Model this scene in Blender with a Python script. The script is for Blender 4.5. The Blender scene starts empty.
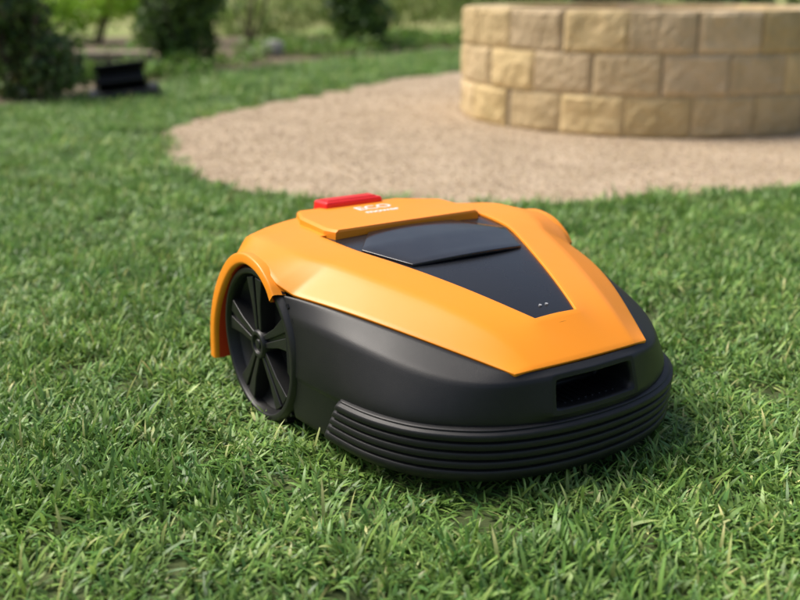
import bpy, bmesh, math, random
import numpy as np
from mathutils import Vector, noise, Matrix
random.seed(4); rng=np.random.default_rng(4)
sc=bpy.context.scene
COL=sc.collection
R=math.radians

# ---------------------------------------------------------------- materials
def newmat(name):
    m=bpy.data.materials.new(name); m.use_nodes=True
    nt=m.node_tree; b=nt.nodes['Principled BSDF']; return m,nt,b
def plastic(name,col,rough,bump=0.0,bscale=900,spec=0.5,var=0.04,dust=None,dustamt=0.0):
    m,nt,b=newmat(name); N=nt.nodes; L=nt.links
    tc=N.new('ShaderNodeTexCoord')
    n=N.new('ShaderNodeTexNoise'); n.inputs['Scale'].default_value=9; n.inputs['Detail'].default_value=6
    L.new(tc.outputs['Object'],n.inputs['Vector'])
    r=N.new('ShaderNodeMapRange'); r.inputs['From Min'].default_value=.3; r.inputs['From Max'].default_value=.7
    r.inputs['To Min'].default_value=rough-var; r.inputs['To Max'].default_value=rough+var
    L.new(n.outputs['Fac'],r.inputs['Value']); L.new(r.outputs['Result'],b.inputs['Roughness'])
    b.inputs['Base Color'].default_value=(*col,1)
    b.inputs['Specular IOR Level'].default_value=spec
    if dust:
        mx=N.new('ShaderNodeMix'); mx.data_type='RGBA'
        n3=N.new('ShaderNodeTexNoise'); n3.inputs['Scale'].default_value=14; n3.inputs['Detail'].default_value=10; n3.inputs['Roughness'].default_value=.75
        L.new(tc.outputs['Object'],n3.inputs['Vector'])
        r3=N.new('ShaderNodeMapRange'); r3.inputs['From Min'].default_value=.45; r3.inputs['From Max'].default_value=.75
        r3.inputs['To Max'].default_value=dustamt
        L.new(n3.outputs['Fac'],r3.inputs['Value']); L.new(r3.outputs['Result'],mx.inputs['Factor'])
        mx.inputs['A'].default_value=(*col,1); mx.inputs['B'].default_value=(*dust,1)
        L.new(mx.outputs['Result'],b.inputs['Base Color'])
    if bump>0:
        n2=N.new('ShaderNodeTexNoise'); n2.inputs['Scale'].default_value=bscale; n2.inputs['Detail'].default_value=2
        L.new(tc.outputs['Object'],n2.inputs['Vector'])
        bp=N.new('ShaderNodeBump'); bp.inputs['Strength'].default_value=bump; bp.inputs['Distance'].default_value=.0006
        L.new(n2.outputs['Fac'],bp.inputs['Height']); L.new(bp.outputs['Normal'],b.inputs['Normal'])
    return m
M_or=plastic('orange_plastic',(.95,.305,.012),.35,.15,1400,spec=.45,dust=(.8,.35,.07),dustamt=.10)
M_bk=plastic('black_plastic',(.0085,.009,.010),.42,.35,1100,spec=.42,dust=(.03,.029,.027),dustamt=.25)
M_bump=plastic('bumper_rubber',(.010,.0105,.0115),.45,.3,900,spec=.42,dust=(.035,.033,.03),dustamt=.3)
M_panel=plastic('panel_black',(.014,.015,.018),.27,.12,1200)
M_gloss=plastic('display_gloss',(.010,.010,.012),.16,0,1,spec=.7,var=.03,dust=(.05,.05,.05),dustamt=.3)
M_red=plastic('red_plastic',(.72,.014,.012),.34,.05,900)
M_liner=plastic('liner_red',(.75,.05,.012),.45,.05,900)
M_dark=plastic('dark_inside',(.006,.006,.006),.7)
M_tyre=plastic('wheel_plastic',(.010,.0105,.011),.40,.2,800,spec=.45,dust=(.045,.042,.035),dustamt=.3)
M_white=plastic('white_print',(.8,.8,.78),.5)
M_grey=plastic('grey_print',(.35,.36,.37),.4)

def foliage_mat(name,c1,c2,trans=.3,rough=.5,nscale=2.2,lo=.32,hi=.68):
    m,nt,b=newmat(name); N=nt.nodes; L=nt.links
    at=N.new('ShaderNodeAttribute'); at.attribute_name='col'
    oi=N.new('ShaderNodeObjectInfo')
    geo=N.new('ShaderNodeNewGeometry')
    n=N.new('ShaderNodeTexNoise'); n.inputs['Scale'].default_value=nscale; n.inputs['Detail'].default_value=5
    L.new(geo.outputs['Position'],n.inputs['Vector'])
    mx=N.new('ShaderNodeMix'); mx.data_type='RGBA'; mx.inputs['A'].default_value=(*c1,1); mx.inputs['B'].default_value=(*c2,1)
    r=N.new('ShaderNodeMapRange'); r.inputs['From Min'].default_value=lo; r.inputs['From Max'].default_value=hi
    L.new(n.outputs['Fac'],r.inputs['Value'])
    L.new(r.outputs['Result'],mx.inputs['Factor'])
    mul=N.new('ShaderNodeMix'); mul.data_type='RGBA'; mul.blend_type='MULTIPLY'; mul.inputs['Factor'].default_value=1
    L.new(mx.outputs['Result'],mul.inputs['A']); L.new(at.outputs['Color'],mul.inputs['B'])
    rr=N.new('ShaderNodeMapRange'); rr.inputs['To Min'].default_value=.8; rr.inputs['To Max'].default_value=1.2
    L.new(oi.outputs['Random'],rr.inputs['Value'])
    hs=N.new('ShaderNodeHueSaturation'); L.new(mul.outputs['Result'],hs.inputs['Color']); L.new(rr.outputs['Result'],hs.inputs['Value'])
    L.new(hs.outputs['Color'],b.inputs['Base Color'])
    b.inputs['Roughness'].default_value=rough
    tr=N.new('ShaderNodeBsdfTranslucent'); L.new(hs.outputs['Color'],tr.inputs['Color'])
    ms=N.new('ShaderNodeMixShader'); ms.inputs[0].default_value=trans
    L.new(b.outputs[0],ms.inputs[1]); L.new(tr.outputs[0],ms.inputs[2])
    L.new(ms.outputs[0],N['Material Output'].inputs['Surface'])
    return m
M_grass=foliage_mat('grass_blades',(.135,.285,.058),(.215,.385,.085),.30,.42,3.5,.35,.65)
M_leaf=foliage_mat('leaves',(.05,.09,.03),(.07,.11,.035),.25,.5)

def ground_mat(name,cA,cB,scale,bump,dist,vor=False,c3=None):
    m,nt,b=newmat(name); N=nt.nodes; L=nt.links
    geo=N.new('ShaderNodeNewGeometry')
    n=N.new('ShaderNodeTexNoise'); n.inputs['Scale'].default_value=scale; n.inputs['Detail'].default_value=8
    L.new(geo.outputs['Position'],n.inputs['Vector'])
    cr=N.new('ShaderNodeValToRGB'); cr.color_ramp.elements[0].position=.35; cr.color_ramp.elements[1].position=.68
    cr.color_ramp.elements[0].color=(*cA,1); cr.color_ramp.elements[1].color=(*cB,1)
    L.new(n.outputs['Fac'],cr.inputs[0])
    out=cr.outputs[0]; h=n.outputs['Fac']
    if vor:
        v=N.new('ShaderNodeTexVoronoi'); v.inputs['Scale'].default_value=150
        L.new(geo.outputs['Position'],v.inputs['Vector'])
        mx=N.new('ShaderNodeMix'); mx.data_type='RGBA'; mx.blend_type='MULTIPLY'; mx.inputs['Factor'].default_value=.35
        L.new(out,mx.inputs['A'])
        sep=N.new('ShaderNodeSeparateColor'); L.new(v.outputs['Color'],sep.inputs[0])
        cmb=N.new('ShaderNodeCombineColor')
        for k in range(3): L.new(sep.outputs[0],cmb.inputs[k])
        L.new(cmb.outputs[0],mx.inputs['B'])
        out=mx.outputs['Result']; h=v.outputs['Distance']
    L.new(out,b.inputs['Base Color']); b.inputs['Roughness'].default_value=.95
    bp=N.new('ShaderNodeBump'); bp.inputs['Strength'].default_value=bump; bp.inputs['Distance'].default_value=dist
    L.new(h,bp.inputs['Height']); L.new(bp.outputs['Normal'],b.inputs['Normal'])
    return m
M_soil=ground_mat('lawn_soil',(.05,.08,.02),(.09,.11,.035),14,.6,.02)
M_mulch=ground_mat('mulch',(.08,.065,.035),(.19,.15,.085),5,.8,.03)
M_gravel=ground_mat('gravel',(.46,.355,.235),(.58,.455,.315),3.5,.5,.004,True)
M_field=ground_mat('field',(.17,.25,.05),(.34,.30,.13),.5,.3,.05)

def col_mat(name,base,rough,nscale=12,amt=.35,bump=.5,dist=.006):
    m,nt,b=newmat(name); N=nt.nodes; L=nt.links
    at=N.new('ShaderNodeAttribute'); at.attribute_name='col'
    geo=N.new('ShaderNodeNewGeometry')
    n=N.new('ShaderNodeTexNoise'); n.inputs['Scale'].default_value=nscale; n.inputs['Detail'].default_value=9; n.inputs['Roughness'].default_value=.65
    L.new(geo.outputs['Position'],n.inputs['Vector'])
    cr=N.new('ShaderNodeValToRGB'); cr.color_ramp.elements[0].position=.3; cr.color_ramp.elements[1].position=.7
    a=1-amt
    cr.color_ramp.elements[0].color=(base[0]*a,base[1]*a,base[2]*a*.92,1); cr.color_ramp.elements[1].color=(*base,1)
    L.new(n.outputs['Fac'],cr.inputs[0])
    mx=N.new('ShaderNodeMix'); mx.data_type='RGBA'; mx.blend_type='MULTIPLY'; mx.inputs['Factor'].default_value=1
    L.new(cr.outputs[0],mx.inputs['A']); L.new(at.outputs['Color'],mx.inputs['B'])
    L.new(mx.outputs['Result'],b.inputs['Base Color']); b.inputs['Roughness'].default_value=rough
    n2=N.new('ShaderNodeTexNoise'); n2.inputs['Scale'].default_value=60; n2.inputs['Detail'].default_value=6
    L.new(geo.outputs['Position'],n2.inputs['Vector'])
    bp=N.new('ShaderNodeBump'); bp.inputs['Strength'].default_value=bump; bp.inputs['Distance'].default_value=dist
    L.new(n2.outputs['Fac'],bp.inputs['Height']); L.new(bp.outputs['Normal'],b.inputs['Normal'])
    return m
M_stone=col_mat('sandstone',(.68,.525,.325),.9,9,.30,.5)
M_pebble=col_mat('pebbles',(.60,.465,.325),.9,40,.25)
M_mortar=col_mat('mortar',(.33,.26,.175),.95)
M_bark=col_mat('bark',(.12,.09,.07),.9,20)
M_timber=col_mat('wall_stone_brown',(.29,.24,.175),.9,8)

# ---------------------------------------------------------------- helpers
def mesh(name,verts,faces,mat=None,parent=None,smooth=True,col=None,link=True,angle=None):
    me=bpy.data.meshes.new(name); me.from_pydata([tuple(v) for v in verts],[],[tuple(f) for f in faces])
    me.update()
    if col is not None:
        a=me.color_attributes.new('col','FLOAT_COLOR','POINT')
        c=np.ones((len(verts),4),np.float32); c[:,:3]=col; a.data.foreach_set('color',c.ravel())
    ob=bpy.data.objects.new(name,me)
    if link: COL.objects.link(ob)
    if mat: me.materials.append(mat)
    if smooth: me.polygons.foreach_set('use_smooth',[True]*len(me.polygons))
    if parent: ob.parent=parent
    return ob
def crease(ob,pred,vset=None):
    bm=bmesh.new(); bm.from_mesh(ob.data)
    cl=bm.edges.layers.float.get('crease_edge') or bm.edges.layers.float.new('crease_edge')
    for e in bm.edges:
        v=pred(e)
        if v: e[cl]=v
    if vset:
        vl=bm.verts.layers.float.get('crease_vert') or bm.verts.layers.float.new('crease_vert')
        bm.verts.ensure_lookup_table()
        for i,val in vset.items(): bm.verts[i][vl]=val
    bmesh.ops.recalc_face_normals(bm,faces=bm.faces)
    bm.to_mesh(ob.data); bm.free()
def sub(ob,l=3):
    m=ob.modifiers.new('s','SUBSURF'); m.levels=l; m.render_levels=l
def solid(ob,t,off=-1):
    m=ob.modifiers.new('so','SOLIDIFY'); m.thickness=t; m.offset=off
def bev(ob,w,seg=2,ang=40):
    m=ob.modifiers.new('b','BEVEL'); m.width=w; m.segments=seg; m.limit_method='ANGLE'; m.angle_limit=R(ang)
def empty(name):
    e=bpy.data.objects.new(name,None); COL.objects.link(e); return e
def catmull(P,n):
    P=[np.array(p,float) for p in P]; out=[]
    Q=[2*P[0]-P[1]]+P+[2*P[-1]-P[-2]]
    for i in range(len(P)-1):
        p0,p1,p2,p3=Q[i:i+4]
        for k in range(n):
            t=k/n
            out.append(.5*((2*p1)+(-p0+p2)*t+(2*p0-5*p1+4*p2-p3)*t*t+(-p0+3*p1-3*p2+p3)*t**3))
    out.append(P[-1]); return np.array(out)
def grid_faces(nr,nc,skip=lambda i,j:False):
    return [(i*nc+j,i*nc+j+1,(i+1)*nc+j+1,(i+1)*nc+j) for i in range(nr-1) for j in range(nc-1) if not skip(i,j)]

# ================================================================ MOWER
mower=empty('robotic_lawn_mower')
mower.location=(.2814,1.2948,0); mower.rotation_euler=(0,0,math.atan2(-.839,.545)); mower.scale=(1.008,1.008,1.004)

ST=[((-.028,.180),(-.030,.052,.1795),(-.033,.094,.1790),(-.038,.124,.177)),
    ((-.100,.226),(-.100,.039,.2240),(-.100,.108,.2180),(-.100,.158,.190)),
    ((-.200,.250),(-.200,.078,.2470),(-.200,.146,.2410),(-.200,.212,.211)),
    ((-.305,.268),(-.305,.118,.2640),(-.305,.186,.2570),(-.290,.250,.223)),
    ((-.388,.2765),(-.388,.151,.2730),(-.380,.214,.2650),(-.378,.281,.2265)),
    ((-.410,.279),(-.412,.157,.2750),(-.412,.232,.2690),(-.408,.295,.2400)),
    ((-.455,.281),(-.455,.162,.2770),(-.450,.244,.2745),(-.452,.297,.2640)),
    ((-.500,.283),(-.500,.165,.2780),(-.500,.250,.2775),(-.503,.297,.2700)),
    ((-.560,.283),(-.560,.160,.2780),(-.555,.252,.2775),(-.556,.297,.2540)),
    ((-.620,.281),(-.620,.155,.2760),(-.605,.248,.2700),(-.603,.296,.2160)),
    ((-.690,.272),(-.690,.150,.2680),(-.665,.228,.2500),(-.640,.295,.1650)),
    ((-.738,.245),(-.735,.140,.2400),(-.705,.205,.2000),(-.661,.294,.1100)),
    ((-.750,.150),(-.748,.140,.1400),(-.715,.200,.1000),(-.668,.293,.0450))]
V=[]
for k,(c,p,s_,b_) in enumerate(ST):
    V+=[(b_[0],-b_[1],b_[2]),(s_[0],-s_[1],s_[2]),(p[0],-p[1],p[2]),(c[0],0,c[1]),(p[0],p[1],p[2]),(s_[0],s_[1],s_[2]),(b_[0],b_[1],b_[2])]
shell=mesh('upper_shell',V,grid_faces(len(ST),7,lambda i,j:(1<=i<=6 and j in(2,3))),M_or,mower)
def shell_cr(e):
    i=[v.index for v in e.verts]; r=[x//7 for x in i]; c=[x%7 for x in i]
    if e.is_boundary: return 1.0
    if c[0]==c[1] and c[0] in(1,5): return .6
    if r[0]==r[1] and c[0] in(0,1,5,6) and c[1] in(0,1,5,6) and r[0] in(4,5): return .75
    if r[0]==r[1] and r[0]==10: return .4
    return 0
crease(shell,shell_cr,{7+2:1,7+4:1,49+2:1,49+4:1}); sub(shell,3); solid(shell,.006); bev(shell,.0012,2,50)

V=[]; PS=[(-.085,.028,.214,.216),(-.100,.046,.2205,.2225),(-.200,.085,.2430,.2465),(-.305,.125,.2595,.2640),(-.400,.161,.2695,.2735),(-.500,.170,.2735,.2775),(-.53,.170,.272,.276)]
for a,b,ze,zc in PS:
    for f in(-1,-.5,0,.5,1): V.append((a,b*f,zc+(ze-zc)*f*f))
panel=mesh('control_panel',V,grid_faces(len(PS),5),M_panel,mower); crease(panel,lambda e:1 if e.is_boundary else 0); sub(panel,3); solid(panel,.004)
def panel_z(a,b):
    A=[-p[0] for p in PS]
    w=np.interp(-a,A,[p[1] for p in PS]); ze=np.interp(-a,A,[p[2] for p in PS]); zc=np.interp(-a,A,[p[3] for p in PS])
    f=b/w; return zc+(ze-zc)*f*f
rows=[(-.310,.108),(-.355,.127),(-.400,.146),(-.44,.116),(-.478,.086)]
D=[]
rowa=[-.310,-.325,-.340,-.355,-.370,-.385,-.400,-.413,-.426,-.44,-.452,-.465,-.478]
nr=len(rowa)
for k,a in enumerate(rowa):
    w=np.interp(-a,[-r[0] for r in rows],[r[1] for r in rows])
    for f in np.linspace(-1,1,13):
        aa=a+ (.010*(1-f*f) if k==0 else 0)
        D.append((aa,w*f,panel_z(a,w*f)+.0035+.002*(1-f*f)))
lid=mesh('display_lid',D,grid_faces(nr,13),M_gloss,mower); crease(lid,lambda e:0); solid(lid,.006); bev(lid,.0016,3,40)
for s in(-1,1):
    bm=bmesh.new(); bmesh.ops.create_cone(bm,cap_ends=True,segments=20,radius1=.0022,radius2=.0022,depth=.002)
    me=bpy.data.meshes.new('indicator'); bm.to_mesh(me); bm.free(); o=bpy.data.objects.new('indicator',me); COL.objects.link(o)
    o.location=(-.128,s*.006,panel_z(-.128,0)+.0006); o.rotation_euler=(0,R(14),0); o.parent=mower; me.materials.append(M_grey)

hb=[(-.480,.148),(-.505,.157),(-.60,.152),(-.69,.112),(-.715,.10)]
def hood_layer(z0,ins,da):
    pts=[(-.482-ins*.2+da,0)]+[(a-(ins if i==0 else 0)*.3+(ins if i==len(hb)-1 else 0),b-ins) for i,(a,b) in enumerate(hb)]+[(hb[-1][0]+ins,0)]
    full=[(a,b) for a,b in pts]+[(a,-b) for a,b in reversed(pts[1:-1])]
    return [(a,b,z0+np.interp(-a,[.48,.60,.69,.72],[.2825,.2825,.272,.263])) for a,b in full]
L0=hood_layer(-.01,0,0);L1=hood_layer(.003,.001,0);L2=hood_layer(.0065,.007,0);n=len(L0)
V=L0+L1+L2; F=[]
for l in(0,1):
    for i in range(n): F.append((l*n+i,l*n+(i+1)%n,(l+1)*n+(i+1)%n,(l+1)*n+i))
h=n//2
T=[2*n+i for i in range(n)]
F.append((T[0],T[1],T[n-1]))
for i in range(1,h-1): F.append((T[i],T[i+1],T[n-i-1],T[n-i]))
F.append((T[h-1],T[h],T[h+1]))
hood=mesh('logo_hood',V,F,M_or,mower,smooth=True); crease(hood,lambda e:0); bev(hood,.0022,3,20)
hood.modifiers.new('wn','WEIGHTED_NORMAL')
def rbox(name,cx,cy,cz,sx,sy,sz,mat,parent,bw=.004,taper=1.0,rot=None,seg=3):
    bm=bmesh.new(); bmesh.ops.create_cube(bm,size=1)
    for v in bm.verts:
        t=taper if v.co.z>0 else 1
        v.co=Vector((v.co.x*sx*t,v.co.y*sy*t,v.co.z*sz))
    me=bpy.data.meshes.new(name); bm.to_mesh(me); bm.free(); o=bpy.data.objects.new(name,me); COL.objects.link(o)
    o.location=(cx,cy,cz)
    if rot: o.rotation_euler=rot
    me.materials.append(mat); o.parent=parent
    me.polygons.foreach_set('use_smooth',[True]*6)
    b=o.modifiers.new('b','BEVEL'); b.width=bw; b.segments=seg; o.modifiers.new('wn','WEIGHTED_NORMAL')
    return o
rbox('stop_button',-.692,0,.271,.054,.130,.040,M_red,mower,.005,.94,(0,R(-3),0))
rbox('stop_button_inlay',-.692,0,.2914,.030,.105,.003,M_red,mower,.001,1,(0,R(-3),0))
def text(body,size,loc,mat,ext=.0003):
    cu=bpy.data.curves.new('t','FONT'); cu.body=body; cu.size=size; cu.align_x='CENTER'; cu.extrude=ext; cu.offset=.0004
    o=bpy.data.objects.new('t',cu); COL.objects.link(o)
    bpy.context.view_layer.update()
    me=bpy.data.meshes.new_from_object(o.evaluated_get(bpy.context.evaluated_depsgraph_get()))
    bpy.data.objects.remove(o)
    p=bpy.data.objects.new('logo_print',me); COL.objects.link(p); p.parent=mower; p.location=loc; p.rotation_euler=(R(0),R(0),R(90))
    me.materials.clear(); me.materials.append(mat); return p
text('ECO',.036,(-.590,.000,.2893),M_white); text('mower',.024,(-.563,.000,.2893),M_white)

# black skirt
T=[(-.029,0,.1785),(-.032,.068,.1783),(-.039,.124,.1768),(-.080,.147,.186),(-.130,.174,.197),(-.20,.211,.2105),(-.28,.246,.2205),(-.35,.272,.2255),(-.400,.288,.225)]
O=[(.000,0),(-.005,.082),(-.032,.155),(-.078,.218),(-.125,.252),(-.18,.272),(-.24,.284),(-.31,.291),(-.374,.296)]
nc=len(T)
rings=[]
def ring(f): rings.append([f(i) for i in range(nc)])
zo=.105
def lerp(a,b,t): return a+(b-a)*t
ring(lambda i:(T[i][0]-.012,T[i][1]*.93,T[i][2]-.012))
ring(lambda i:(T[i][0]+.001,T[i][1]+.001,T[i][2]-.0015))
ring(lambda i:(lerp(T[i][0],O[i][0],.50),lerp(T[i][1],O[i][1],.62),lerp(T[i][2],zo,.10 if i<2 else (.18 if i==2 else .26))))
ring(lambda i:(lerp(T[i][0],O[i][0],.95),lerp(T[i][1],O[i][1],1.0),lerp(T[i][2],zo,.86)))
ring(lambda i:(O[i][0]-.002,O[i][1],zo))
ring(lambda i:(O[i][0]-(.008 if i<6 else 0),O[i][1]-(.010*min(1,O[i][1]/.1) if i<6 else .002),.098))
ring(lambda i:(O[i][0]-(.014 if i<7 else -.008),O[i][1]-(.016*min(1,O[i][1]/.1) if i<6 else .006),.028))
ring(lambda i:(O[i][0]-(.05 if i<7 else -.008),O[i][1]*.8,.030))
full=[]; 
for r in rings:
    full+= [(a,-b,z) for a,b,z in reversed(r[1:])]+r
NC=2*nc-1; c0=nc-1
skirt=mesh('lower_body',full,grid_faces(len(rings),NC),M_bk,mower)
bm=bmesh.new(); bm.from_mesh(skirt.data); bm.verts.ensure_lookup_table(); bm.faces.ensure_lookup_table()
bmesh.ops.recalc_face_normals(bm,faces=bm.faces)
cl=bm.edges.layers.float.new('crease_edge'); vl=bm.verts.layers.float.new('crease_vert')
bm.verts.ensure_lookup_table(); bm.faces.ensure_lookup_table()
for e in bm.edges:
    i=[v.index for v in e.verts]; r=[x//NC for x in i]; c=[x%NC for x in i]
    if r[0]==r[1]:
        if r[0]==1: e[cl]=.9
        if r[0]==4: e[cl]=.6
        if r[0]==5: e[cl]=.7
        if r[0]==2: e[cl]=.55
        if r[0]==6: e[cl]=.6
    if c[0]==c[1] and c[0] in(0,NC-1): e[cl]=1
idx=[2*(NC-1)+c0-1,2*(NC-1)+c0]
slot=[bm.faces[i] for i in idx]
res=bmesh.ops.inset_region(bm,faces=slot,thickness=.007,depth=.0,use_even_offset=True)
edges=set(e for f in slot for e in f.edges if not all(g in slot for g in e.link_faces))
for e in edges:
    e[cl]=1
    for v in e.verts: v[vl]=.9
for f in res['faces']:
    for e in f.edges: e[cl]=max(e[cl],.8)
ex=bmesh.ops.extrude_face_region(bm,geom=slot)
nv=[g for g in ex['geom'] if isinstance(g,bmesh.types.BMVert)]
bmesh.ops.delete(bm,geom=slot,context='FACES')
for v in nv: v.co.x=-.085; v.co.z-=.004
nf=[g for g in ex['geom'] if isinstance(g,bmesh.types.BMFace)]
for f in nf:
    for e in f.edges: e[cl]=1
bmesh.ops.recalc_face_normals(bm,faces=bm.faces)
bm.to_mesh(skirt.data); bm.free()
skirt.data.polygons.foreach_set('use_smooth',[True]*len(skirt.data.polygons))
sub(skirt,3)
for k in range(10):
    rbox('slot_rib',-.048,-.058+k*.013,.119,.05,.0035,.008,M_bk,mower,.001)
# bumper strip
half=[(0,0),(-.004,.06),(-.018,.125),(-.045,.182),(-.09,.232),(-.14,.262),(-.20,.280),(-.29,.290),(-.35,.293)]
hp=catmull(half,24)
path=np.vstack([np.column_stack([hp[::-1,0],-hp[::-1,1]])[:-1],hp])
dl=np.r_[0,np.cumsum(np.linalg.norm(np.diff(path,axis=0),axis=1))]; tot=dl[-1]
prof=[(-.010,.108),(-.001,.1075),(.002,.106)]
nrd=5; z0,z1=.104,.034
for k in range(nrd):
    za=z0-(z0-z1)*k/nrd; dz=(z0-z1)/nrd; o=.0078-.0012*k
    prof+=[(o-.0075,za),(o-.001,za-dz*.18),(o,za-dz*.38),(o,za-dz*.66),(o-.001,za-dz*.84)]
prof+=[(.0,.033),(-.004,.028),(-.02,.026)]
V=[]; NS=170
for k in range(NS):
    for (o,z) in prof:
        m0=.058+ (z-.03)*.62
        s=m0+(tot-2*m0)*k/(NS-1)
        x=np.interp(s,dl,path[:,0]); y=np.interp(s,dl,path[:,1])
        x2=np.interp(min(s+.004,tot),dl,path[:,0]); y2=np.interp(min(s+.004,tot),dl,path[:,1]); x1=np.interp(max(s-.004,0),dl,path[:,0]); y1=np.interp(max(s-.004,0),dl,path[:,1])
        t=np.array([x2-x1,y2-y1]); t/=np.linalg.norm(t); nrm=np.array([t[1],-t[0]])
        e=min(k,NS-1-k); f=min(1,(e/3.0)) ; oo=o if f>=1 else o*f-.012*(1-f)
        V.append((x+nrm[0]*oo,y+nrm[1]*oo,z))
bumper=mesh('bumper',V,grid_faces(NS,len(prof)),M_bump,mower); crease(bumper,lambda e:0); bev(bumper,.0006,2,35)

ARC=[(-.668,.045),(-.661,.11),(-.640,.165),(-.603,.216),(-.556,.254),(-.503,.270),(-.452,.264),(-.415,.244),(-.398,.226)]
INN=[(-.640,.045),(-.634,.105),(-.615,.152),(-.583,.197),(-.545,.232),(-.500,.250),(-.455,.246),(-.425,.229),(-.410,.210)]
for s in(-1,1):
    A=catmull(ARC,4); I=catmull(INN,4); V=[]
    for (a,z),(ai,zi) in zip(A,I):
        V+=[(a+.004,s*.285,z-.003),(a,s*.2975,z-.0015),(lerp(a,ai,.10),s*.3045,lerp(z,zi,.10)),(lerp(a,ai,.85),s*.307,lerp(z,zi,.85)),(ai,s*.303,zi),(ai,s*.298,zi)]
    f=mesh('wheel_fender',V,grid_faces(len(A),6),M_or,mower); crease(f,lambda e:0)
    m=f.modifiers.new('b','BEVEL'); m.width=.003; m.segments=3; m.limit_method='ANGLE'; m.angle_limit=R(30)
    V=[]
    for (a,z),(ai,zi) in zip(A,I):
        V+=[(ai-.0005,s*.300,zi-.0005),(ai,s*.17,zi)]
    f=mesh('wheel_arch_liner',V,grid_faces(len(A),2),M_liner,mower); crease(f,lambda e:0)
    V=[(-.52,s*.19,.0+.02)]+[(a,s*.185,z) for a,z in I]
    V+= [(-.33,s*.185,.20),(-.33,s*.185,.03)]
    mesh('arch_wall',V,[tuple(range(len(V)))],M_dark,mower,smooth=False)

def wheel(s):
    e=bpy.data.objects.new('wheel',None); COL.objects.link(e); e.parent=mower; e.location=(-.480,s*.298,.119)
    prof=[(.05,-.075),(.118,-.075),(.128,-.068),(.132,-.055),(.132,-.014),(.1305,-.006),(.125,0),(.118,.0005),(.116,-.003),(.114,-.020),(.100,-.030),(.03,-.030),(.0,-.030)]
    n=96; V=[];F=[]
    for r,w in prof:
        for k in range(n): V.append((r*math.cos(2*math.pi*k/n),s*w,r*math.sin(2*math.pi*k/n)))
    for i in range(len(prof)-1):
        for k in range(n): F.append((i*n+k,i*n+(k+1)%n,(i+1)*n+(k+1)%n,(i+1)*n+k))
    o=mesh('tyre',V,F,M_tyre,e); crease(o,lambda e:0); bev(o,.001,2,40)
    V=[];F=[]
    def box(pts,w0,w1,ins=.0):
        b=len(V); c=np.mean(np.array(pts),axis=0)
        for p in pts: V.append((p[0],s*w0,p[1]))
        for p in pts:
            q=np.array(p)+(c-np.array(p))*ins; V.append((q[0],s*w1,q[1]))
        m=len(pts)
        F.append(tuple(b+m+i for i in range(m)))
        for i in range(m): F.append((b+i,b+(i+1)%m,b+m+(i+1)%m,b+m+i))
    for k in range(5):
        ph=2*math.pi*k/5+.42
        for t in(-1,1):
            P=[(.018,.08,.62),(.070,.035,.24),(.1145,.035,.255)]
            pts=[np.array([math.cos(ph+t*o0),math.sin(ph+t*o0)])*r for r,o0,o1 in P]+[np.array([math.cos(ph+t*o1),math.sin(ph+t*o1)])*r for r,o0,o1 in reversed(P)]
            box(pts,-.030,-.0045,.06)
        q0,q1=ph-.10,ph+.10
        box([np.array([math.cos(q0),math.sin(q0)])*.02,np.array([math.cos(q0),math.sin(q0)])*.114,np.array([math.cos(q1),math.sin(q1)])*.114,np.array([math.cos(q1),math.sin(q1)])*.02],-.0302,-.009)
    o=mesh('spokes',V,F,M_tyre,e,smooth=True); crease(o,lambda e:0); bev(o,.0018,2,40); o.modifiers.new('wn','WEIGHTED_NORMAL')
    V=[];F=[]; n=40; pr=[(.024,-.030),(.024,-.003),(.0215,-.000),(.016,-.000),(.015,-.005),(.009,-.005),(.008,-.001),(0,-.001)]
    for r,w in pr:
        for k in range(n): V.append((r*math.cos(2*math.pi*k/n),s*w,r*math.sin(2*math.pi*k/n)))
    for i in range(len(pr)-1):
        for k in range(n): F.append((i*n+k,i*n+(k+1)%n,(i+1)*n+(k+1)%n,(i+1)*n+k))
    o=mesh('hub',V,F,M_tyre,e); crease(o,lambda e:0); bev(o,.0006,2,40)
    V=[];F=[]
    for k in range(34):
        a=2*math.pi*k/34; 
        for (w0,w1,da) in((-.070,-.042,.03),(-.038,-.008,-.03)):
            b=len(V); tw=.035
            for rr,t in((.131,1),(.136,.7)):
                for (aa,w) in((a-tw*t+da,w0),(a+tw*t+da,w0),(a+tw*t,w1),(a-tw*t,w1)):
                    V.append((rr*math.cos(aa),s*w,rr*math.sin(aa)))
            F+=[(b+4,b+5,b+6,b+7)]+[(b+i,b+(i+1)%4,b+4+(i+1)%4,b+4+i) for i in range(4)]
    o=mesh('tread',V,F,M_tyre,e,smooth=False); crease(o,lambda e:0)
wheel(-1); wheel(1)
rbox('chassis',-.39,0,.115,.60,.36,.14,M_dark,mower,.02)
rbox('rear_wall',-.715,0,.15,.05,.38,.15,M_bk,mower,.015)

# ================================================================ GROUND SHEETS
def inpoly(x,y,P):
    P=np.array(P); n=len(P); ins=np.zeros(len(x),bool); j=n-1
    for i in range(n):
        xi,yi=P[i]; xj,yj=P[j]
        c=((yi>y)!=(yj>y))&(x<(xj-xi)*(y-yi)/(yj-yi+1e-12)+xi); ins^=c; j=i
    return ins
GR=[(-1.01,4.176),(-.80,3.74),(-.55,3.42),(-.22,3.25),(.2,3.19),(.66,3.23),(1.41,3.47),(2.2,3.9),(3.0,4.6),(3.4,5.6),(3.3,6.9),(2.8,8.1),(1.9,8.8),(1.1,8.85),(.5,8.4),(-.0,7.75),(-.47,6.8),(-.98,5.65),(-1.14,4.9)]
GR=catmull(GR+[GR[0]],6)[:-1]
LAWN=[(-9,.0),(9,.0),(9,14),(2.5,13),(.65,11.3),(-.5,9.8),(-1.40,8.4),(-1.72,7.3),(-2.2,6.0),(-3.2,5.3),(-9,4.6)]
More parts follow.
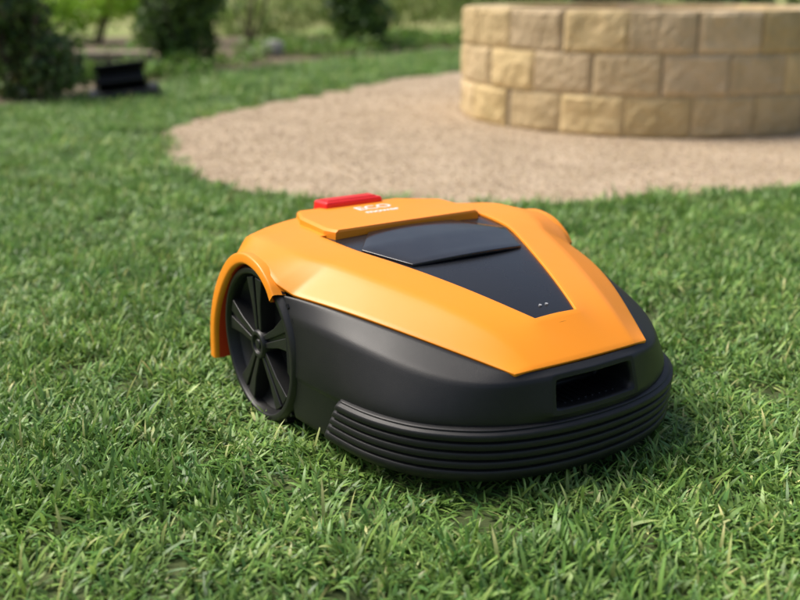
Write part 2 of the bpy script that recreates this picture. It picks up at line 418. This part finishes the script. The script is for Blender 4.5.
def sheet(name,poly,z,mat):
    return mesh(name,[(x,y,z) for x,y in poly],[tuple(range(len(poly)))],mat,None,smooth=False)
sheet('ground',[(-300,-60),(300,-60),(300,500),(-300,500)],-.012,M_field)
sheet('garden_bed',[(-12,4.2),(-3,4.9),(3,10),(9,13),(9,15.5),(-12,13.5)],-.008,M_mulch)
sheet('lawn_soil',[(-9,-4)]+[(9,-4)]+LAWN[2:],-.004,M_soil)
sheet('gravel_path',[tuple(p) for p in GR],.0,M_gravel)

# ================================================================ INSTANCING
def instancer(name,pts,rots,scl,coll):
    me=bpy.data.meshes.new(name); me.from_pydata([tuple(p) for p in pts],[],[])
    a=me.attributes.new('rot','FLOAT_VECTOR','POINT'); a.data.foreach_set('vector',np.asarray(rots,np.float32).ravel())
    a=me.attributes.new('scl','FLOAT_VECTOR','POINT'); a.data.foreach_set('vector',np.asarray(scl,np.float32).ravel())
    ob=bpy.data.objects.new(name,me); COL.objects.link(ob)
    ng=bpy.data.node_groups.new(name,'GeometryNodeTree')
    ng.interface.new_socket('Geometry',in_out='INPUT',socket_type='NodeSocketGeometry')
    ng.interface.new_socket('Geometry',in_out='OUTPUT',socket_type='NodeSocketGeometry')
    N=ng.nodes; L=ng.links
    gi=N.new('NodeGroupInput'); go=N.new('NodeGroupOutput')
    ip=N.new('GeometryNodeInstanceOnPoints'); ci=N.new('GeometryNodeCollectionInfo')
    ci.inputs['Collection'].default_value=coll; ci.inputs['Separate Children'].default_value=True; ci.inputs['Reset Children'].default_value=True
    ip.inputs['Pick Instance'].default_value=True
    ra=N.new('GeometryNodeInputNamedAttribute'); ra.data_type='FLOAT_VECTOR'; ra.inputs['Name'].default_value='rot'
    sa=N.new('GeometryNodeInputNamedAttribute'); sa.data_type='FLOAT_VECTOR'; sa.inputs['Name'].default_value='scl'
    L.new(gi.outputs[0],ip.inputs['Points']); L.new(ci.outputs[0],ip.inputs['Instance'])
    L.new(ra.outputs['Attribute'],ip.inputs['Rotation']); L.new(sa.outputs['Attribute'],ip.inputs['Scale'])
    rv=N.new('FunctionNodeRandomValue'); rv.data_type='INT'
    ints=[s for s in rv.inputs if s.type=='INT' and s.name in('Min','Max')]
    ints[0].default_value=0; ints[1].default_value=len(coll.objects)-1
    out=[s for s in rv.outputs if s.type=='INT'][0]
    L.new(out,ip.inputs['Instance Index'])
    L.new(ip.outputs[0],go.inputs[0])
    m=ob.modifiers.new('gn','NODES'); m.node_group=ng
    return ob

gc=bpy.data.collections.new('grass_clumps')
def clump(i,nb=62,rad=.05):
    V=[];F=[];C=[]
    caz=random.uniform(0,6.283); comb=random.uniform(0,.8)
    for k in range(nb):
        r=rad*math.sqrt(random.random()); th=random.uniform(0,6.283)
        x,y=r*math.cos(th),r*math.sin(th)
        ln=random.uniform(.016,.042)*(1.35 if random.random()<.14 else 1); w=random.uniform(.0012,.0030)
        az=random.uniform(0,6.283) if random.random()>comb else random.gauss(caz,.5)
        lean=random.uniform(.2,1.35); bend=random.uniform(.2,1.3)
        tw=random.uniform(-.8,.8)
        t=random.random()
        if t<.06: c=(2.3,1.45,2.4)
        elif t<.28: c=(1.3,1.15,1.15)
        elif t<.5: c=(.60,.74,.8)
        else: c=(1,1,1)
        v=random.uniform(.72,1.3); pale=random.random()<.25
        b=len(V); p=np.array([x,y,-.002]); ang=lean; seg=4
        for s in range(seg+1):
            f=s/seg; ww=w*(1-.15*f) if s<seg-1 else (w*.65 if s==seg-1 else 0)
            a2=az+math.pi/2+tw*f
            q=np.array([math.cos(a2),math.sin(a2),.25*math.sin(tw*2)])
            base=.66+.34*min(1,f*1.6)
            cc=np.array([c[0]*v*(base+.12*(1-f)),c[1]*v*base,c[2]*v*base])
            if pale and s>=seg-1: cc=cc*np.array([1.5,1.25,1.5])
            if s<seg: V+= [p-q*ww,p+q*ww]; C+=[cc,cc]
            else: V.append(p.copy()); C.append(cc)
            ang=lean+bend*f; ang=min(ang,1.7)
            p=p+ln/seg*np.array([math.cos(az)*math.sin(ang),math.sin(az)*math.sin(ang),math.cos(ang)])
            if p[2]<.003: p[2]=.003
        for s in range(seg-1): F.append((b+2*s,b+2*s+1,b+2*s+3,b+2*s+2))
        F.append((b+2*seg-2,b+2*seg-1,b+2*seg))
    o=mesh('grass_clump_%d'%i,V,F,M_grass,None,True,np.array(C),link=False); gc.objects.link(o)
for i in range(16): clump(i)

md=np.array([.545,-.839]); mn=np.array([-.839,-.545]); mo=np.array([.2844,1.2978])
pts=[];S=[]
def zone(y0,y1,dens,sc0):
    n=int((y1-y0)*18*dens)
    x=rng.uniform(-9,9,n); y=rng.uniform(y0,y1,n)
    k=(np.abs(x)<.62*np.maximum(y,0)+.9)
    x=x[k];y=y[k]
    jx=x+rng.normal(0,.028,len(x)); jy=y+rng.normal(0,.028,len(x))
    k=inpoly(x,y,LAWN)&~inpoly(jx,jy,GR)
    x=x[k];y=y[k]
    ra=(x-mo[0])*md[0]+(y-mo[1])*md[1]; rb=np.abs((x-mo[0])*mn[0]+(y-mo[1])*mn[1])
    wh=(np.abs(ra+.478)<.08)&(rb>.20)&(rb<.33)
    k=~wh; x=x[k];y=y[k];ra=ra[k];rb=rb[k]
    s=rng.uniform(.8,1.15,len(x))*sc0
    under=(ra<-.01)&(ra>-.72)&(rb<.28)
    nearw=(ra<-.30)&(ra>-.68)&(rb<.42)&(~under)
    pat=np.array([noise.noise(Vector((a*2.6,b*2.6,0))) for a,b in zip(x,y)])
    zs=s*np.where(under,.55,np.where(nearw,.6,1))*rng.uniform(.75,1.25,len(x))*(1+.45*pat)
    for a,b,c,d in zip(x,y,s,zs): pts.append((a,b,-.003)); S.append((c,c,d))
zone(.1,3.0,600,1.0); zone(3.0,6,400,1.15); zone(6,14,150,1.6)
rots=np.zeros((len(pts),3)); rots[:,2]=rng.uniform(0,6.283,len(pts)); rots[:,0]=rng.normal(0,.06,len(pts)); rots[:,1]=rng.normal(0,.06,len(pts))
instancer('lawn_grass',pts,rots,S,gc)

pc=bpy.data.collections.new('pebble_shapes')
for i in range(8):
    bm=bmesh.new(); bmesh.ops.create_icosphere(bm,subdivisions=1,radius=1)
    for v in bm.verts: v.co=v.co*random.uniform(.7,1.15); v.co.z*=.65
    me=bpy.data.meshes.new('pebble_%d'%i); bm.to_mesh(me); bm.free()
    a=me.color_attributes.new('col','FLOAT_COLOR','POINT'); g=random.uniform(.65,1.22); c=np.ones((len(me.vertices),4),np.float32); c[:,:3]=(g,g*random.uniform(.92,1.02),g*random.uniform(.85,1.03)); a.data.foreach_set('color',c.ravel())
    me.materials.append(M_pebble); o=bpy.data.objects.new('pebble_%d'%i,me); pc.objects.link(o)
n=70000; x=rng.uniform(-1.3,3.6,n); y=rng.uniform(3.1,9,n)
jx=x+rng.normal(0,.03,n); jy=y+rng.normal(0,.03,n)
k=inpoly(jx,jy,GR)&(((x-1.34)**2+(y-5.62)**2)>1.0); k&=rng.uniform(0,1,n)<np.clip(1.3-(y-3)/5,.25,1)
x=x[k];y=y[k]; s=rng.uniform(.0025,.0068,len(x))
instancer('gravel_stones',np.column_stack([x,y,s*.25]),rng.uniform(0,6.28,(len(x),3))*np.array([.05,.05,1]),np.column_stack([s,s,s]),pc)

# ================================================================ ROUND STONE WALL
wall=empty('round_stone_fire_pit'); wall.location=(1.34,5.62,0)
V=[];F=[];C=[]
RW=1.0; RI=.76; NB=20; H=.19
for j in range(3):
    for i in range(NB):
        t0=2*math.pi*(i+(.5 if j%2 else 0))/NB+random.uniform(-.01,.01); dt=2*math.pi/NB
        g=.0036; zb=j*H+g*.5; zt=(j+1)*H-g*.5
        g2=random.uniform(.84,1.1); yy=random.uniform(.80,1.04); tint=(g2,g2*(.93+.07*yy),g2*yy)
        nu,nv=16,10; b=len(V); so=Vector((random.random()*50,random.random()*50,0)); ro=random.uniform(-.005,.005)
        for q in range(nv):
            for p in range(nu):
                u=p/(nu-1); v=q/(nv-1)
                th=t0+g/RW/1+u*(dt-2*g/RW); z=zb+v*(zt-zb)
                ed=min(u,1-u)*.30; ez=min(v,1-v)*H; em=min(ed,ez)
                d=.011*(noise.noise(Vector((u*2.2,v*1.5,0))+so)+.6*noise.noise(Vector((u*6,v*4,3))+so)+.5*noise.noise(Vector((u*14,v*9,5))+so))
                d=d*min(1,em/.02) - .010*max(0,1-em/.014)**1.5 + ro
                rr=RW+d
                V.append((rr*math.cos(th),rr*math.sin(th),z)); C.append(tint)
        F+=[(b+a,b+a+1,b+a+nu+1,b+a+nu) for q in range(nv-1) for p in range(nu-1) for a in [q*nu+p]]
        bi=len(V)
        for p in range(nu):
            th=t0+g+p/(nu-1)*(dt-2*g)
            V.append((RI*math.cos(th),RI*math.sin(th),zb)); C.append(tint)
        for p in range(nu):
            th=t0+g+p/(nu-1)*(dt-2*g)
            V.append((RI*math.cos(th),RI*math.sin(th),zt)); C.append(tint)
        tr=b+(nv-1)*nu
        for p in range(nu-1):
            F.append((tr+p,tr+p+1,bi+nu+p+1,bi+nu+p)); F.append((b+p,bi+p,bi+p+1,b+p+1)); F.append((bi+p,bi+nu+p,bi+nu+p+1,bi+p+1))
        F.append(tuple([b+q*nu for q in range(nv)]+[bi+nu,bi])); F.append(tuple([b+q*nu+nu-1 for q in range(nv)]+[bi+2*nu-1,bi+nu-1]))
mesh('blocks',V,F,M_stone,wall,False,np.array(C))
V=[];F=[];n=80
for r,z in((RW-.013,.0),(RW-.013,.562),(RI+.012,.562),(RI+.012,0)):
    for k in range(n): V.append((r*math.cos(6.28318*k/n),r*math.sin(6.28318*k/n),z))
for l in range(3):
    for k in range(n): F.append((l*n+k,l*n+(k+1)%n,(l+1)*n+(k+1)%n,(l+1)*n+k))
mesh('mortar_core',V,F,M_mortar,wall,False,np.ones((len(V),3)))

# ================================================================ PLANTS
def leaves_mesh(name,blobs,n,ls,cols,parent,asp=.45,stretchz=0):
    V=np.zeros((n,4,3)); C=np.zeros((n,4,3))
    w=np.array([b[3]*b[4]*b[5] for b in blobs])**.67; w/=w.sum(); ch=rng.choice(len(blobs),n,p=w)
    for k in range(n):
        bx,by,bz,rx,ry,rz=blobs[ch[k]]
        d=rng.normal(0,1,3); d/=np.linalg.norm(d); rr=rng.uniform(.35,1.0)**.5
        nz=.75+.5*noise.noise(Vector(d*2.3)+Vector((bx*3,by*3,bz*5)))
        p=np.array([bx+d[0]*rx*rr*nz,by+d[1]*ry*rr*nz,bz+d[2]*rz*rr*nz])
        if p[2]<.01: p[2]=.01+rng.random()*.05
        u=rng.normal(0,1,3); u[2]+=stretchz; u/=np.linalg.norm(u); q=np.cross(u,rng.normal(0,1,3)); q/=np.linalg.norm(q)
        l=ls*rng.uniform(.6,1.3)
        V[k,0]=p-u*l; V[k,1]=p+q*l*asp; V[k,2]=p+u*l; V[k,3]=p-q*l*asp
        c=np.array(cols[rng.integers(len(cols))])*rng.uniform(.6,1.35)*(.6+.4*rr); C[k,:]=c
    vv=V.reshape(-1,3); f=[(4*k,4*k+1,4*k+2,4*k+3) for k in range(n)]
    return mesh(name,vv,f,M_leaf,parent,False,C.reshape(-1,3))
def stems(parent,n,h,sp,r0):
    V=[];F=[]
    for s in range(n):
        a=random.uniform(0,6.28); p=np.array([random.uniform(-.04,.04),random.uniform(-.04,.04),-.02]); d=np.array([math.cos(a)*sp,math.sin(a)*sp,1.0]); d/=np.linalg.norm(d)
        seg=6; b=len(V)
        for k in range(seg+1):
            r=r0*(1-.8*k/seg)
            for m in range(7): V.append((p[0]+r*math.cos(m*.8976),p[1]+r*math.sin(m*.8976),p[2]))
            d=d+np.array([random.uniform(-.15,.15),random.uniform(-.15,.15),0]); d/=np.linalg.norm(d); p=p+d*h/seg
        for k in range(seg):
            for m in range(7): F.append((b+k*7+m,b+k*7+(m+1)%7,b+(k+1)*7+(m+1)%7,b+(k+1)*7+m))
    mesh('stems',V,F,M_bark,parent,True,np.ones((len(V),3)))
def shrub(loc,r,h,n,ls,cols,nb=9,name='garden_shrub',low=.08):
    e=empty(name); e.location=loc
    blobs=[(0,0,h*.18,r*.5,r*.5,h*.2)] if low<.3 else []
    for k in range(nb):
        a=random.uniform(0,6.28); rr=r*.6*random.random()**.5; z=h*(low+(.85-low)*(k+.5)/nb)
        s=r*random.uniform(.36,.6); blobs.append((rr*math.cos(a),rr*math.sin(a),z,s,s,s*random.uniform(.8,1.3)*min(1.4,h/r*.5)))
    leaves_mesh('foliage',blobs,n,ls,cols,e); stems(e,7,h*.8,.35,.016)
dk=[(1.3,1.5,1.1),(2.0,2.2,1.5),(3.0,3.1,1.8),(.8,.95,.9)]
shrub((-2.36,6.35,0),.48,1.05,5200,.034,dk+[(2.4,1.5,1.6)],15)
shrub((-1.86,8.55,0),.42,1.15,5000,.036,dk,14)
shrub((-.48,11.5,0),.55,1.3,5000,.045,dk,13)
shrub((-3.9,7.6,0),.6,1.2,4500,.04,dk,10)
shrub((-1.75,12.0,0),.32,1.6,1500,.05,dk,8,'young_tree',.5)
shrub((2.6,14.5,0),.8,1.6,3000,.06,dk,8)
shrub((4.6,14.2,0),.9,1.7,3000,.06,dk,8)
e=empty('ground_cover'); e.location=(0,0,0)
bl=[]
for k in range(90):
    t=random.random(); x=-4.2+t*5.6; y=np.interp(x,[-4.2,-2.6,-1.75,-1.2,1.2],[5.7,6.3,8.0,9.6,12.3])+random.uniform(.1,2.2)
    if abs(x+1.78)<.35 and y<6.9: continue
    bl.append((x,y,random.uniform(.02,.08),random.uniform(.2,.42),random.uniform(.2,.4),random.uniform(.08,.18)))
for k in range(16):
    bl.append((-2.9+k*.09+random.uniform(-.1,.1),7.75+random.uniform(-.15,.15),.05,.22,.18,random.uniform(.06,.12)))
leaves_mesh('foliage',bl,15000,.036,[(2.8,3.0,1.5),(3.4,3.5,1.7),(2.0,2.8,1.2),(4.2,3.3,3.0),(1.4,1.8,.9)],e,.35,.6)
e=empty('hedge'); e.location=(-3.7,12.6,0)
leaves_mesh('foliage',[(x,random.uniform(-.2,.2),random.uniform(.15,.6),.55,.5,.45) for x in np.linspace(-3,1.2,14)],9000,.05,[(5.8,5.6,1.6),(4.6,4.9,1.3),(6.8,6.2,2.2)],e); stems(e,5,.7,.3,.02)
e=empty('ornamental_grass'); e.location=(-.3,14.8,0)
leaves_mesh('foliage',[(x,random.uniform(-.3,.3),random.uniform(.1,.6),.6,.5,.5) for x in np.linspace(-2.2,4.4,18)],9000,.10,[(5.0,3.7,3.2),(4.0,3.5,2.2),(2.8,3.0,1.6),(5.8,4.2,3.8)],e,.10,1.6)
e=empty('distant_trees'); e.location=(0,32,0)
bl=[]
for x in np.linspace(-36,36,56): bl+= [(x+random.uniform(-1,1),random.uniform(-2,2),random.uniform(.6,2.5),2.2,1.6,1.6),(x+random.uniform(-1,1),random.uniform(-1,3),random.uniform(2.5,6),2,1.6,2.2)]
leaves_mesh('foliage',bl,20000,.26,dk+[(2.8,2.6,1.4)],e,.6); 

e=empty('garden_wall'); 
for j in range(2):
    for k in range(6):
        g=random.uniform(.75,1.15)
        o=rbox('block_%d_%d'%(j,k),-4.0+k*.34+(.17 if j else 0),8.15+random.uniform(-.015,.015),.045+j*.09,.33,.22,.085,M_timber,e,.016)
        a=o.data.color_attributes.new('col','FLOAT_COLOR','POINT'); c=np.ones((8,4),np.float32); c[:,:3]=g; a.data.foreach_set('color',c.ravel())

fl=empty('garden_floodlight'); fl.location=(-1.74,6.40,0); fl.rotation_euler=(0,0,R(14))
M_lens=plastic('lens_blue',(.02,.035,.14),.15)
rbox('base',0,0,.032,.46,.28,.055,M_bk,fl,.012,.92,(R(2),R(-6),0))
rbox('housing',-.01,.01,.125,.30,.15,.13,M_bk,fl,.012,.86,(R(-32),R(-6),0))
rbox('lens',-.03,-.062,.125,.10,.012,.035,M_lens,fl,.004,1,(R(-32),R(-6),0))
rbox('bracket_l',-.165,.01,.09,.012,.05,.12,M_bk,fl,.003); rbox('bracket_r',.15,.01,.09,.012,.05,.12,M_bk,fl,.003)
rbox('hood',-.01,-.03,.19,.31,.17,.014,M_bk,fl,.004,1,(R(-20),R(-6),0))
def boulder(loc,s,tint):
    bm=bmesh.new(); bmesh.ops.create_icosphere(bm,subdivisions=4,radius=1)
    for v in bm.verts:
        v.co*= 1+.28*noise.noise(v.co*1.3+Vector(loc))+.08*noise.noise(v.co*4); v.co.x*=s; v.co.y*=s*.8; v.co.z*=s*.8
    me=bpy.data.meshes.new('garden_rock'); bm.to_mesh(me); bm.free()
    a=me.color_attributes.new('col','FLOAT_COLOR','POINT'); c=np.ones((len(me.vertices),4),np.float32); c[:,:3]=tint; a.data.foreach_set('color',c.ravel())
    me.materials.append(M_timber); o=bpy.data.objects.new('garden_rock',me); o.location=loc; COL.objects.link(o)
boulder((-1.27,10.3,.07),.11,(1.5,1.8,2.3))

# ================================================================ LIGHT, WORLD, CAMERA
el,az=R(56),R(-74)
sd=Vector((math.sin(az)*math.cos(el),math.cos(az)*math.cos(el),math.sin(el)))
w=bpy.data.worlds.new('World'); sc.world=w; w.use_nodes=True
nt=w.node_tree; bg=nt.nodes['Background']; sk=nt.nodes.new('ShaderNodeTexSky'); sk.sky_type='NISHITA'; sk.sun_disc=False
sk.sun_elevation=el; sk.sun_rotation=az; sk.dust_density=6; sk.air_density=1; sk.ozone_density=1
nt.links.new(sk.outputs[0],bg.inputs[0]); bg.inputs[1].default_value=.15
ld=bpy.data.lights.new('sun','SUN'); ld.energy=3.2; ld.angle=R(32); ld.color=(1,.965,.90)
lo=bpy.data.objects.new('sun',ld); COL.objects.link(lo); lo.rotation_euler=sd.to_track_quat('Z','Y').to_euler()
cd=bpy.data.cameras.new('camera'); cam=bpy.data.objects.new('camera',cd); COL.objects.link(cam); sc.camera=cam
cam.location=(0,0,.68); cam.rotation_euler=(R(72.5),0,0); cd.lens=45; cd.sensor_width=36; cd.clip_start=.02; cd.clip_end=1000
cd.dof.use_dof=True; cd.dof.focus_distance=1.48; cd.dof.aperture_fstop=2.8
sc.view_settings.view_transform='Standard'; sc.view_settings.look='None'; sc.view_settings.exposure=0
